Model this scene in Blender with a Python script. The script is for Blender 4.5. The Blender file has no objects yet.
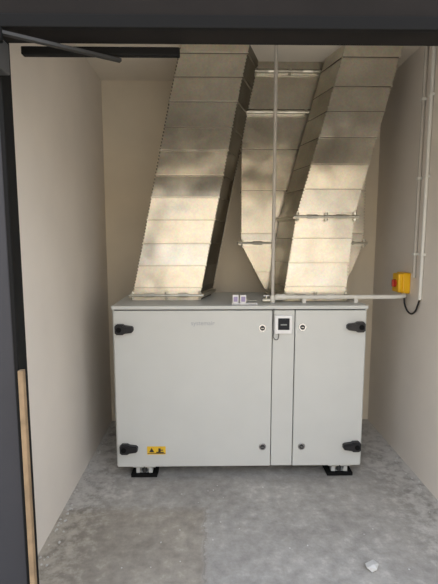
import bpy, bmesh, math, random
from mathutils import Vector, Matrix
random.seed(4)
S=bpy.context.scene
S.view_settings.view_transform='Standard'

# ---------------- materials ----------------
def newmat(name):
    m=bpy.data.materials.new(name); m.use_nodes=True
    nt=m.node_tree; b=nt.nodes['Principled BSDF']
    return m,nt,b
def simple(name,col,rough=0.5,metal=0.0,var=0.0,scale=20,bump=0.0,spec=None):
    m,nt,b=newmat(name)
    b.inputs['Roughness'].default_value=rough; b.inputs['Metallic'].default_value=metal
    if spec is not None: b.inputs['Specular IOR Level'].default_value=spec
    tc=nt.nodes.new('ShaderNodeTexCoord')
    n=nt.nodes.new('ShaderNodeTexNoise'); n.inputs['Scale'].default_value=scale; n.inputs['Detail'].default_value=5
    nt.links.new(tc.outputs['Object'],n.inputs['Vector'])
    r=nt.nodes.new('ShaderNodeValToRGB')
    r.color_ramp.elements[0].position=.3; r.color_ramp.elements[1].position=.7
    r.color_ramp.elements[0].color=tuple(c*(1-var) for c in col)+(1,)
    r.color_ramp.elements[1].color=tuple(min(1,c*(1+var)) for c in col)+(1,)
    nt.links.new(n.outputs['Fac'],r.inputs['Fac']); nt.links.new(r.outputs['Color'],b.inputs['Base Color'])
    if bump:
        bp=nt.nodes.new('ShaderNodeBump'); bp.inputs['Strength'].default_value=bump; bp.inputs['Distance'].default_value=.01
        nt.links.new(n.outputs['Fac'],bp.inputs['Height']); nt.links.new(bp.outputs['Normal'],b.inputs['Normal'])
    return m

M_wall=simple('wall_paint',(.74,.685,.615),.8,0,.03,3,.05)
M_wallb=simple('wall_paint_back',(.80,.72,.58),.8,0,.04,3,.05)
M_ceil=simple('ceiling_paint',(.78,.72,.62),.85,0,.04,4,.05)
M_unit=simple('powder_coated_steel',(.585,.595,.57),.45,0,.015,6)
M_unitedge=simple('cabinet_frame_steel',(.52,.53,.51),.45,0,.015,6)
M_dark=simple('gap_dark',(.03,.03,.03),.7)
M_black=simple('black_plastic',(.012,.012,.014),.4)
M_rubber=simple('black_rubber',(.010,.010,.010),.9,spec=.1)
M_conduit=simple('conduit_grey',(.50,.47,.42),.4,0,.05,8)
M_pvc=simple('white_pvc',(.72,.71,.66),.35)
M_yellow=simple('yellow_plastic',(.85,.48,.01),.35)
M_red=simple('red_plastic',(.45,.03,.015),.35)
M_screen=simple('display_glass',(.012,.015,.02),.3,spec=.2)
M_white=simple('white_plastic',(.8,.8,.8),.35)
M_chrome=simple('chrome',(.6,.6,.6),.25,1)
M_print=simple('grey_print',(.38,.40,.43),.6)
M_frame=simple('dark_frame_paint',(.004,.004,.004),.7,spec=.2)
M_leaf=simple('door_leaf_grey',(.040,.040,.046),.6,0,.06,3,spec=.3)
M_lintel=simple('lintel_dark',(.012,.010,.009),.8,0,.2,5,spec=.2)
M_wood=simple('raw_timber',(.27,.185,.105),.8,0,.25,14,.2)
M_fac=simple('facade_render',(.30,.29,.28),.85,0,.05,5)
M_purple=simple('purple_label',(.35,.30,.5),.5)
M_bolt=simple('zinc_bolt',(.6,.58,.5),.35,.9,.1,30)
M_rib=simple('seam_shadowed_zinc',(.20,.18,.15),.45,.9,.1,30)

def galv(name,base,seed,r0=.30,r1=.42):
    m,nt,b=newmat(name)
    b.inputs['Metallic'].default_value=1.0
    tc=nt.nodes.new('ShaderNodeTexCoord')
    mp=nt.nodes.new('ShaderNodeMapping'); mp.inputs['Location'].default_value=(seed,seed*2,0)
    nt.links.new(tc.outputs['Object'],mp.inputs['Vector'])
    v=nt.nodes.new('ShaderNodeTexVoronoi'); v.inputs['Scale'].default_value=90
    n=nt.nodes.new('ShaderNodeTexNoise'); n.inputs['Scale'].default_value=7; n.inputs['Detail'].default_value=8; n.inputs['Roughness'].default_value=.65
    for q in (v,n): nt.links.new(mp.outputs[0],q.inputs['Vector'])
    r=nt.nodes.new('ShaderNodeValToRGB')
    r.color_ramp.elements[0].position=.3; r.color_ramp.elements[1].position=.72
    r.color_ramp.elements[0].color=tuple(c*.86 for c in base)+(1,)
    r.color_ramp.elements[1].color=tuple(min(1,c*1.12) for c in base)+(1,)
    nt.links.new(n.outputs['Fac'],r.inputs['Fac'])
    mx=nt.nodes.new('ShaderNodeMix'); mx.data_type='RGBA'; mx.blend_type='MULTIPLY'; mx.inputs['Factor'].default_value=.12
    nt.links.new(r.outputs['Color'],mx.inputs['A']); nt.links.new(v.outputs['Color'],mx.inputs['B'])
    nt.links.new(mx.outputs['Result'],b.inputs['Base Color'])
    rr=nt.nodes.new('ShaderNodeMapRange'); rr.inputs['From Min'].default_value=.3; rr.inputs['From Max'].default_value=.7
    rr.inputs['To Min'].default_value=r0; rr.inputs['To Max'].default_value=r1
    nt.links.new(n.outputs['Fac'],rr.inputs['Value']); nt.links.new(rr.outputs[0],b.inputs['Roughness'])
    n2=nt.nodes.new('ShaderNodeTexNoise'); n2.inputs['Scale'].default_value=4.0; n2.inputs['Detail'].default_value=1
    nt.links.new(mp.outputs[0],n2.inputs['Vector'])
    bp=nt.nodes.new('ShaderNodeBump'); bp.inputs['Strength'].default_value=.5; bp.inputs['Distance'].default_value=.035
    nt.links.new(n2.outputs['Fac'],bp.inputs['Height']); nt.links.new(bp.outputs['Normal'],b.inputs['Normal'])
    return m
M_galv=galv('galvanised_steel',(.72,.685,.60),1.0)
M_galv2=galv('galvanised_steel_dull',(.64,.60,.51),4.0)
M_galv3=galv('galvanised_steel_dark_reflection',(.22,.205,.175),7.0)  # same steel, dark reflections of the duct side put into the base colour

def floor_mat():
    m,nt,b=newmat('concrete_floor'); L=nt.links.new; N=nt.nodes.new
    b.inputs['Roughness'].default_value=.85
    tc=N('ShaderNodeTexCoord')
    def noise(sc,det=8,ro=.6):
        n=N('ShaderNodeTexNoise'); n.inputs['Scale'].default_value=sc; n.inputs['Detail'].default_value=det; n.inputs['Roughness'].default_value=ro
        L(tc.outputs['Object'],n.inputs['Vector']); return n
    n1=noise(2.2); n2=noise(14,10,.7); n3=noise(60,6)
    r=N('ShaderNodeValToRGB'); r.color_ramp.elements[0].position=.34; r.color_ramp.elements[1].position=.66
    r.color_ramp.elements[0].color=(.35,.33,.30,1); r.color_ramp.elements[1].color=(.48,.455,.415,1)
    L(n1.outputs['Fac'],r.inputs['Fac'])
    r2=N('ShaderNodeValToRGB'); r2.color_ramp.elements[0].position=.34; r2.color_ramp.elements[1].position=.64
    r2.color_ramp.elements[0].color=(.74,.74,.74,1); r2.color_ramp.elements[1].color=(1.1,1.1,1.1,1)
    L(n2.outputs['Fac'],r2.inputs['Fac'])
    mx=N('ShaderNodeMix'); mx.data_type='RGBA'; mx.blend_type='MULTIPLY'; mx.inputs['Factor'].default_value=1
    L(r.outputs['Color'],mx.inputs['A']); L(r2.outputs['Color'],mx.inputs['B'])
    sp=N('ShaderNodeSeparateXYZ'); L(tc.outputs['Object'],sp.inputs[0])
    def math_(op,a,c=None):
        k=N('ShaderNodeMath'); k.operation=op
        for i,x in enumerate((a,c)):
            if x is None: continue
            if isinstance(x,(int,float)): k.inputs[i].default_value=x
            else: L(x,k.inputs[i])
        return k.outputs[0]
    dl=math_('SUBTRACT',sp.outputs['X'],-.89); dr=math_('SUBTRACT',1.39,sp.outputs['X'])
    dm=math_('MINIMUM',dl,dr)
    edge=math_('SUBTRACT',.62,math_('MULTIPLY',dm,1.6))
    edge=math_('MAXIMUM',edge,0.0)
    dust=math_('ADD',math_('MULTIPLY',edge,.42),n2.outputs['Fac'])
    dust=math_('ADD',dust,math_('MULTIPLY',math_('SUBTRACT',n1.outputs['Fac'],.5),.35))
    dr_=N('ShaderNodeMapRange'); dr_.inputs['From Min'].default_value=.58; dr_.inputs['From Max'].default_value=.76; dr_.inputs['To Max'].default_value=.75
    L(dust,dr_.inputs['Value'])
    mx2=N('ShaderNodeMix'); mx2.data_type='RGBA'; L(dr_.outputs[0],mx2.inputs['Factor'])
    L(mx.outputs['Result'],mx2.inputs['A']); mx2.inputs['B'].default_value=(.61,.59,.55,1)
    wob=math_('MULTIPLY',math_('SUBTRACT',n2.outputs['Fac'],.5),.10)
    sx=math_('ADD',math_('ADD',sp.outputs['X'],.04),wob)
    sy=math_('ADD',math_('SUBTRACT',sp.outputs['Y'],2.40),wob)
    ax=math_('ABSOLUTE',sx)
    c1=math_('MULTIPLY',math_('LESS_THAN',ax,.004),math_('LESS_THAN',sy,0.0))
    ck=math_('MULTIPLY',c1,.25)
    mx3=N('ShaderNodeMix'); mx3.data_type='RGBA'; L(ck,mx3.inputs['Factor'])
    L(mx2.outputs['Result'],mx3.inputs['A']); mx3.inputs['B'].default_value=(.13,.12,.11,1)
    ra=N('ShaderNodeMapRange'); ra.inputs['From Min'].default_value=.02; ra.inputs['From Max'].default_value=-.02; L(sx,ra.inputs['Value'])
    rb=N('ShaderNodeMapRange'); rb.inputs['From Min'].default_value=.04; rb.inputs['From Max'].default_value=-.04; L(sy,rb.inputs['Value'])
    inside=math_('MULTIPLY',ra.outputs[0],rb.outputs[0])
    mx4=N('ShaderNodeMix'); mx4.data_type='RGBA'; mx4.blend_type='MULTIPLY'; L(math_('MULTIPLY',inside,.9),mx4.inputs['Factor'])
    L(mx3.outputs['Result'],mx4.inputs['A']); mx4.inputs['B'].default_value=(.90,.85,.77,1)
    L(mx4.outputs['Result'],b.inputs['Base Color'])
    h=math_('ADD',n2.outputs['Fac'],math_('MULTIPLY',n3.outputs['Fac'],.4))
    bp=N('ShaderNodeBump'); bp.inputs['Strength'].default_value=.4; bp.inputs['Distance'].default_value=.01
    L(h,bp.inputs['Height']); L(bp.outputs['Normal'],b.inputs['Normal'])
    return m
M_floor=floor_mat()
M_ground=simple('paving',(.46,.43,.38),.9,0,.12,3,.2)

# ---------------- helpers ----------------
def obj_from_bm(bm,name,mat,parent=None,smooth=False):
    me=bpy.data.meshes.new(name); bmesh.ops.recalc_face_normals(bm,faces=bm.faces); bm.to_mesh(me); bm.free()
    o=bpy.data.objects.new(name,me); S.collection.objects.link(o)
    if mat: me.materials.append(mat)
    if smooth:
        for p in me.polygons: p.use_smooth=True
    if parent: o.parent=parent
    return o
def add_box(bm,lo,hi):
    lo=Vector(lo);hi=Vector(hi)
    r=bmesh.ops.create_cube(bm,size=1)
    for v in r['verts']:
        v.co=Vector(((lo[i]+hi[i])/2+v.co[i]*(hi[i]-lo[i])) for i in range(3))
    return r['verts']
def box(name,lo,hi,mat,parent=None,bev=0.0,seg=2):
    bm=bmesh.new(); add_box(bm,lo,hi)
    if bev: bmesh.ops.bevel(bm,geom=bm.edges[:],offset=bev,segments=seg,affect='EDGES',profile=.5)
    return obj_from_bm(bm,name,mat,parent)
def empty(name):
    e=bpy.data.objects.new(name,None); S.collection.objects.link(e); e.empty_display_size=.1; return e
def add_cyl(bm,p,axis,r,l,seg=20,r2=None):
    rot=Vector((0,0,1)).rotation_difference(Vector(axis)).to_matrix().to_4x4()
    return bmesh.ops.create_cone(bm,cap_ends=True,segments=seg,radius1=r,radius2=r if r2 is None else r2,depth=l,matrix=Matrix.Translation(p)@rot)['verts']
def cyl(name,p,axis,r,l,mat,parent=None,seg=24,bev=0,r2=None):
    bm=bmesh.new(); add_cyl(bm,p,axis,r,l,seg,r2)
    if bev:
        es=[e for e in bm.edges if any(len(f.verts)>4 for f in e.link_faces)]
        bmesh.ops.bevel(bm,geom=es,offset=bev,segments=2,affect='EDGES')
    return obj_from_bm(bm,name,mat,parent)
def tube(name,pts,r,mat,parent=None,bez=False):
    cu=bpy.data.curves.new(name,'CURVE'); cu.dimensions='3D'; cu.bevel_depth=r; cu.bevel_resolution=5; cu.use_fill_caps=True
    if bez:
        s=cu.splines.new('BEZIER'); s.bezier_points.add(len(pts)-1)
        for q,p in zip(s.bezier_points,pts): q.co=p; q.handle_left_type=q.handle_right_type='AUTO'
    else:
        s=cu.splines.new('POLY'); s.points.add(len(pts)-1)
        for q,p in zip(s.points,pts): q.co=(*p,1)
    o=bpy.data.objects.new(name,cu); S.collection.objects.link(o); cu.materials.append(mat)
    bpy.context.view_layer.update()
    dg=bpy.context.evaluated_depsgraph_get(); me=bpy.data.meshes.new_from_object(o.evaluated_get(dg))
    bpy.data.objects.remove(o); o=bpy.data.objects.new(name,me); S.collection.objects.link(o)
    for p in me.polygons: p.use_smooth=True
    if parent:o.parent=parent
    return o

XL,XR,YB,YF,ZC=-.89,1.39,3.66,1.62,2.87
# ---------------- room ----------------
box('floor',(XL-.15,1.45,-.1),(XR+.15,YB+.15,0),M_floor)
box('ground',(-16,-20,-.12),(16,1.45,-.005),M_ground)
box('wall_left',(XL-.15,YF,0),(XL,YB+.15,ZC),M_wall)
box('wall_right',(XR,YF,0),(XR+.15,YB+.15,ZC),M_wall)
box('wall_back',(XL,YB,0),(XR,YB+.15,ZC),M_wallb)
box('ceiling',(XL-.15,1.5,ZC),(XR+.15,YB+.15,ZC+.15),M_ceil)
ZL=2.285
box('wall_front',(-2.6,1.5,ZL),(2.6,YF,ZC),M_lintel)
box('wall_front_side_left',(-2.6,1.5,0),(-1.62,YF,ZL),M_fac)
box('wall_front_side_right',(XR,1.5,0),(2.6,YF,ZL),M_fac)

# unseen building added behind the viewer for warm bounce and duct reflections
B=empty('added_bounce_building')
M_brick=simple('sunlit_render',(.50,.43,.33),.9,0,.1,.6)
M_pane=simple('window_pane_dark',(.03,.035,.045),.15)
box('bounce_facade',(-14,-17,-.005),(14,-16,5.2),M_brick,B)
for i in range(7):
    x=-12+i*4
    box(f'pane_{i}',(x-.8,-16.05,2.9),(x+.8,-15.98,4.3),M_pane,B)  # dark panes added for contrast in the duct reflections
    box(f'sill_{i}',(x-.9,-16.05,2.8),(x+.9,-15.9,2.9),M_white,B)

# door leaf (fixed leaf, dark grey) + jamb + timber
d=empty('door_1')
EX=-.702
box('leaf',(-1.62,1.53,.01),(EX-.016,1.59,ZL-.01),M_leaf,d,.004)
box('leaf_edge',(EX-.016,1.525,.01),(EX,1.60,ZL-.01),M_frame,d,.003)
box('timber_edge',(-.696,1.50,.005),(-.677,1.524,1.133),M_wood,d,.003)
# head trim
box('trim_1',(-1.62,1.488,ZL-.006),(XR,1.51,ZL+.035),M_frame,None,.003)
# door closer
c=empty('door_closer')
box('rail',(-.68,1.635,ZL-.030),(-.115,1.665,ZL-.002),M_frame,c,.004)
bm=bmesh.new()
a=Vector((-.67,1.44,2.235)); b=Vector((-.33,1.655,2.25))
dd=(b-a); vs=add_box(bm,(-.5*dd.length,-.010,-.005),(.5*dd.length,.010,.005))
bmesh.ops.rotate(bm,verts=vs,cent=(0,0,0),matrix=Matrix.Rotation(math.atan2(dd.y,dd.x),3,'Z')); bmesh.ops.translate(bm,verts=vs,vec=(a+b)/2)
obj_from_bm(bm,'arm',simple('closer_metal',(.03,.03,.03),.5,.3),c)
cyl('arm_pivot',(-.67,1.44,2.235),(0,0,1),.018,.04,M_frame,c)
box('closer_body',(-.745,1.44,2.14),(-.67,1.523,2.24),simple('closer_cover',(.05,.05,.05),.5),c,.006)

# ---------------- air handling unit ----------------
U=empty('air_handling_unit')
x0,x1,y0,y1,z0,z1=-.645,1.01,2.75,3.45,.078,1.17
box('cabinet',(x0,y0,z0),(x1,y1,z1),M_unitedge,U,.006)
box('top_panel',(x0-.004,y0-.012,z1-.02),(x1+.004,y1+.004,z1+.004),M_unit,U,.004)
box('gap_backing',(x0+.015,y0-.004,z0+.01),(x1-.015,y0+.002,z1-.022),M_dark,U)
box('door_large',(x0+.012,y0-.022,z0+.006),(.388,y0-.003,z1-.026),M_unit,U,.004)
box('centre_panel',(.393,y0-.018,z0+.006),(.534,y0-.003,z1-.026),M_unit,U,.003)
box('door_small',(.539,y0-.022,z0+.006),(x1-.012,y0-.003,z1-.026),M_unit,U,.004)
yf=y0-.022
def hinge(name,x,z,s):
    bm=bmesh.new()
    pr=[(-.062,-.022),(-.050,-.034),(-.012,-.034),(.0,-.026),(.045,-.020),(.055,-.010),(.055,.010),(.045,.020),(.0,.026),(-.012,.034),(-.050,.034),(-.062,.022)]
    vs=[bm.verts.new((x-s*px,yf,z+pz)) for px,pz in pr]
    f=bm.faces.new(vs); e=bmesh.ops.extrude_face_region(bm,geom=[f])
    ev=[g for g in e['geom'] if isinstance(g,bmesh.types.BMVert)]
    for v in ev: v.co.y-=.035
    ef=[g for g in e['geom'] if isinstance(g,bmesh.types.BMFace)]
    bmesh.ops.bevel(bm,geom=[ed for ed in ef[0].edges],offset=.006,segments=2,affect='EDGES')
    obj_from_bm(bm,name,M_black,U)
    cyl(name+'_cap',(x+s*.035,yf-.036,z),(0,1,0),.017,.008,M_rubber,U,20,.002)
hinge('hinge_1',-.560,1.026,-1); hinge('hinge_2',-.550,.218,-1); hinge('hinge_3',.925,1.038,1); hinge('hinge_4',.928,.225,1)
for i,(x,z) in enumerate(((.325,1.03),(.335,.222),(.585,1.035),(.597,.222))):
    cyl(f'lock_{i+1}_rim',(x,yf-.003,z),(0,1,0),.024,.008,M_chrome,U,28,.002)
    cyl(f'lock_{i+1}_core',(x,yf-.006,z),(0,1,0),.016,.008,M_dark,U,24,.001)
    box(f'lock_{i+1}_slot',(x-.008,yf-.012,z-.002),(x+.008,yf-.009,z+.002),M_chrome,U)
box('controller_body',(.403,y0-.038,.993),(.517,y0-.016,1.115),M_white,U,.006)
box('controller_screen',(.424,y0-.041,1.020),(.498,y0-.037,1.096),M_screen,U,.002)
box('controller_icons',(.44,y0-.0425,1.05),(.48,y0-.0405,1.058),simple('lcd',(.25,.27,.27),.3),U)
tube('controller_cable',[(.43,y0-.02,1.0),(.43,y0-.03,.975),(.42,y0-.032,.955),(.402,y0-.032,.96),(.397,y0-.022,1.0),(.398,y0-.022,1.155)],.0025,M_dark,U,True)
box('warning_label',(-.435,yf-.002,.172),(-.312,yf+.001,.228),simple('label_yellow',(.80,.50,.03),.5),U)
bm=bmesh.new()
for cx in (-.405,):
    vs=[bm.verts.new(p) for p in ((cx-.018,yf-.0035,.188),(cx+.018,yf-.0035,.188),(cx,yf-.0035,.219))]; bm.faces.new(vs)
add_box(bm,(-.36,yf-.0035,.186),(-.345,yf-.0015,.215)); add_box(bm,(-.375,yf-.0035,.184),(-.325,yf-.0015,.191)); add_box(bm,(-.345,yf-.0035,.200),(-.328,yf-.0015,.206))
add_box(bm,(-.432,yf-.0035,.178),(-.315,yf-.0015,.182))
obj_from_bm(bm,'warning_symbols',M_dark,U)
t=bpy.data.curves.new('logo','FONT'); t.body='systemair'; t.size=.04; t.extrude=.0006; t.align_x='CENTER'
o=bpy.data.objects.new('logo_tmp',t); S.collection.objects.link(o); bpy.context.view_layer.update()
me=bpy.data.meshes.new_from_object(o.evaluated_get(bpy.context.evaluated_depsgraph_get())); bpy.data.objects.remove(o)
o=bpy.data.objects.new('printed_logo',me); S.collection.objects.link(o); o.rotation_euler=(math.pi/2,0,0); o.location=(-.06,yf-.001,1.05); o.parent=U
me.materials.clear(); me.materials.append(M_print)
for i,cx in enumerate((-.462,.868)):
    bm=bmesh.new()
    add_box(bm,(cx-.075,2.76,.062),(cx+.075,2.80,.080)); add_box(bm,(cx-.055,2.76,.022),(cx-.03,2.80,.064)); add_box(bm,(cx+.03,2.76,.022),(cx+.055,2.80,.064))
    add_box(bm,(cx-.055,2.765,.018),(cx+.055,2.80,.026)); add_box(bm,(cx-.045,2.80,.022),(cx+.045,3.42,.079))
    obj_from_bm(bm,f'foot_bracket_{i+1}',M_unitedge,U)
    cyl(f'foot_bolt_{i+1}',(cx,2.775,.045),(0,0,1),.016,.055,M_dark,U,12)
    box(f'foot_pad_{i+1}',(cx-.088,2.742,0),(cx+.088,3.44,.024),M_rubber,U,.003)

# ---------------- ducts ----------------
def duct(name,st,yfr,ybk,bshift,seam,flanges,mat,tooth=.022,side=None):
    P=empty(name)
    def sec(z):
        for (a,b) in zip(st,st[1:]):
            if z<=b[0]+1e-6:
                k=(z-a[0])/(b[0]-a[0]); k=max(0,min(1,k))
                return a[1]+(b[1]-a[1])*k, a[2]+(b[2]-a[2])*k
        return st[-1][1:]
    def ring(bm,z,off,doff=0):
        xl,xr=sec(z)
        pts=[(xl-off,yfr-off+doff),(xr+off,yfr-off+doff),(xr+bshift+off,ybk+off),(xl+bshift-off,ybk+off)]
        return [bm.verts.new((x,y,z)) for x,y in pts]
    bm=bmesh.new()
    zs=[s[0] for s in st]; lo,hi=zs[0],zs[-1]
    levels=[(lo,0,0,0)]
    z=lo+seam*.6
    while z<hi-.03:
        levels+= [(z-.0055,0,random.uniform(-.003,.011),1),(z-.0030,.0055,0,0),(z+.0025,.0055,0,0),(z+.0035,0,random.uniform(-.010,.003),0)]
        z+=seam*random.uniform(.92,1.08)
    for s in zs[1:-1]: levels.append((s,0,0,0))
    levels.append((hi,0,0,0)); levels.sort()
    rings=[ring(bm,z,o,dd_) for z,o,dd_,_ in levels]
    for (A,Bq,lv) in zip(rings,rings[1:],levels):
        for i in range(4):
            f=bm.faces.new((A[i],A[(i+1)%4],Bq[(i+1)%4],Bq[i]))
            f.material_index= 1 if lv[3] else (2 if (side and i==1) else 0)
    bm.faces.new(rings[0]); bm.faces.new(rings[-1])
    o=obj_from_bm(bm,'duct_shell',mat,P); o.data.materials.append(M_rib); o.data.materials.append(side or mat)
    bm=bmesh.new(); z=lo+.03
    while z<hi-.02:
        xl,xr=sec(z)
        for (x,y,s) in ((xl,yfr,-1),(xr,yfr,1),(xr+bshift,ybk,1)):
            add_box(bm,(x-.004+s*.002,y-.003,z),(x+.004+s*.002,y+.005,z+tooth*.5))
        z+=tooth
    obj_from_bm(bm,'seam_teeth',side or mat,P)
    for j,z in enumerate(flanges):
        bm=bmesh.new()
        def slab(za,zb,off):
            A=ring(bm,za,off); Bq=ring(bm,zb,off)
            for i in range(4): bm.faces.new((A[i],A[(i+1)%4],Bq[(i+1)%4],Bq[i]))
            bm.faces.new(A); bm.faces.new(Bq)
        slab(z-.011,z-.002,.026); slab(z+.002,z+.011,.026); slab(z-.022,z+.022,.008)
        obj_from_bm(bm,f'flange_{j+1}',M_galv,P)
        bm=bmesh.new(); xl,xr=sec(z)
        n=max(2,int((xr-xl)/.2))
        for i in range(n+1):
            x=xl+(xr-xl)*i/n
            add_cyl(bm,(x,yfr-.028,z),(0,0,1),.007,.06,8); add_cyl(bm,(x,yfr-.028,z+.020),(0,0,1),.012,.011,6); add_cyl(bm,(x,yfr-.028,z-.018),(0,0,1),.012,.009,6)
        add_cyl(bm,((xl+xr)/2,yfr-.034,z+.002),(1,0,0),.008,(xr-xl)+.05,10)
        for i in range(n):
            x=xl+(xr-xl)*(i+.5)/n
            add_cyl(bm,(x,yfr-.034,z+.002),(1,0,0),.013,.07,8)
        obj_from_bm(bm,f'flange_clamps_{j+1}',M_bolt,P)
    return P
TOP=z1+.004
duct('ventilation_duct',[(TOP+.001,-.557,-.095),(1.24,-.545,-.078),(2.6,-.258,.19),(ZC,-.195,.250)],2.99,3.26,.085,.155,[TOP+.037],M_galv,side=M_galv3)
duct('ventilation_duct.001',[(TOP+.001,.43,.99),(1.56,.225,1.145),(2.51,.225,1.145),(2.80,.315,.80),(ZC,.315,.80)],3.27,3.44,.0,.30,[1.57,2.51,2.79],M_galv2)
duct('ventilation_duct.002',[(TOP+.001,.495,.92),(1.75,.575,.965),(ZC,.880,1.25)],2.95,3.22,-.075,.17,[TOP+.037,1.75],M_galv)

# ---------------- conduits ----------------
P=empty('steel_conduit')
tube('vertical_pipe',[(.408,2.87,1.20),(.408,2.87,ZC)],.0115,M_conduit,P)
cyl('pipe_coupling',(.408,2.87,2.0),(0,0,1),.016,.05,M_conduit,P)
cyl('pipe_base_socket',(.408,2.87,1.20),(0,0,1),.018,.048,M_pvc,P)
P=empty('pvc_conduit')
tube('horizontal_pipe',[(.43,2.87,1.212),(1.22,2.87,1.212),(1.28,2.885,1.212),(1.325,2.92,1.212),(1.34,2.960,1.214)],.0145,M_pvc,P)
bm=bmesh.new(); add_cyl(bm,(.46,2.87,1.212),(1,0,0),.021,.07,20); add_cyl(bm,(.80,2.87,1.212),(1,0,0),.019,.05,20)
obj_from_bm(bm,'pipe_sockets',M_pvc,P)
bm=bmesh.new()
for x in (.62,.97): add_box(bm,(x-.012,2.852,TOP),(x+.012,2.888,1.204))
obj_from_bm(bm,'pipe_saddles',M_pvc,P)
V=empty('drain_valve')
cyl('valve_body',(.365,2.86,TOP+.018),(1,0,0),.014,.05,M_bolt,V)
cyl('valve_stem',(.365,2.86,TOP+.036),(0,0,1),.006,.025,M_bolt,V)
box('valve_lever',(.345,2.852,TOP+.047),(.385,2.868,TOP+.053),M_white,V,.002)

W=empty('wall_conduit')
tube('vertical_run',[(XR-.014,2.90,1.34),(XR-.014,2.90,ZC)],.012,M_conduit,W)
tube('vertical_run_white',[(XR-.014,2.80,1.20),(XR-.014,2.80,ZC)],.012,M_pvc,W)
bm=bmesh.new()
for z in (1.5,2.0,2.5):
    for y in (2.8,2.9): add_box(bm,(XR-.030,y-.018,z-.008),(XR,y+.018,z+.008))
obj_from_bm(bm,'conduit_clips',M_pvc,W)

I=empty('isolator_switch')
box('back_box',(XR-.055,2.970,1.220),(XR,3.090,1.366),M_yellow,I,.008)
box('cover',(XR-.085,2.975,1.226),(XR-.050,3.085,1.360),M_yellow,I,.010)
cyl('knob_base',(XR-.088,3.028,1.29),(1,0,0),.028,.010,M_red,I,28,.003)
box('knob_handle',(XR-.110,3.018,1.265),(XR-.090,3.038,1.315),M_red,I,.006)
cyl('cable_gland',(XR-.03,3.0,1.21),(0,0,1),.014,.03,M_black,I)
tube('power_cable',[(XR-.03,3.0,1.20),(XR-.028,2.975,1.13),(XR-.02,2.92,1.09),(XR-.015,2.86,1.11),(XR-.014,2.82,1.17),(XR-.014,2.80,1.21)],.006,M_black,I,True)

G=empty('pressure_gauge')
for i,x in enumerate((.155,.205)):
    box(f'gauge_body_{i+1}',(x-.02,2.80,TOP),(x+.02,2.83,TOP+.062),M_white,G,.003)
    box(f'gauge_face_{i+1}',(x-.013,2.797,TOP+.018),(x+.013,2.801,TOP+.05),M_purple,G)
    tube(f'gauge_hose_{i+1}',[(x,2.83,TOP+.03),(x,2.86,TOP+.035),(x+.04,2.89,TOP+.012),(x+.10,2.93,TOP+.006)],.003,M_pvc,G,True)
box('gauge_base',(.13,2.79,TOP),(.30,2.84,TOP+.008),M_white,G,.002)

# rubble
bm=bmesh.new()
def chip(x,y,s):
    vs=bmesh.ops.create_icosphere(bm,subdivisions=1,radius=s,matrix=Matrix.Translation((x,y,s*.35)))['verts']
    for v in vs:
        v.co+=Vector((random.uniform(-.3,.3),random.uniform(-.3,.3),random.uniform(-.1,.2)))*s; v.co.z=max(0,v.co.z*.7)
for i in range(90):
    s=random.uniform(.003,.009); y=random.uniform(1.9,3.6)
    chip(XL+.012+abs(random.gauss(0,.03)),y,s) if i%3 else chip(XR-.012-abs(random.gauss(0,.03)),y,s)
for i in range(25): chip(random.uniform(-.6,1.1),random.uniform(1.9,2.7),random.uniform(.002,.005))
chip(.78,1.91,.035)
obj_from_bm(bm,'plaster_debris',simple('plaster_chips',(.62,.61,.58),.9),None)

# ---------------- light ----------------
w=bpy.data.worlds.new('sky'); S.world=w; w.use_nodes=True; nt=w.node_tree
bg=nt.nodes['Background']
tc=nt.nodes.new('ShaderNodeTexCoord'); sp=nt.nodes.new('ShaderNodeSeparateXYZ'); rp=nt.nodes.new('ShaderNodeValToRGB')
nt.links.new(tc.outputs['Generated'],sp.inputs[0]); nt.links.new(sp.outputs['Z'],rp.inputs['Fac'])
e=rp.color_ramp.elements; e[0].position=0; e[0].color=(.95,.94,.92,1); e[1].position=.7; e[1].color=(.68,.77,.95,1)
k=e.new(.25); k.color=(1,1,1,1)
nt.links.new(rp.outputs['Color'],bg.inputs['Color']); bg.inputs['Strength'].default_value=2.3
s=bpy.data.lights.new('sun','SUN'); s.energy=10; s.angle=.01; s.color=(1,.89,.73)
so=bpy.data.objects.new('sun',s); S.collection.objects.link(so)
so.rotation_euler=Vector((.35,1.0,1.2)).to_track_quat('Z','Y').to_euler()  # from behind the plant room

# ---------------- camera ----------------
cam=bpy.data.cameras.new('camera'); co=bpy.data.objects.new('camera',cam); S.collection.objects.link(co)
co.location=(0,0,1.6); cam.sensor_fit='VERTICAL'; cam.sensor_height=36; cam.lens=430/584*36
co.rotation_euler=(math.radians(83),0,math.radians(-.93)); S.camera=co
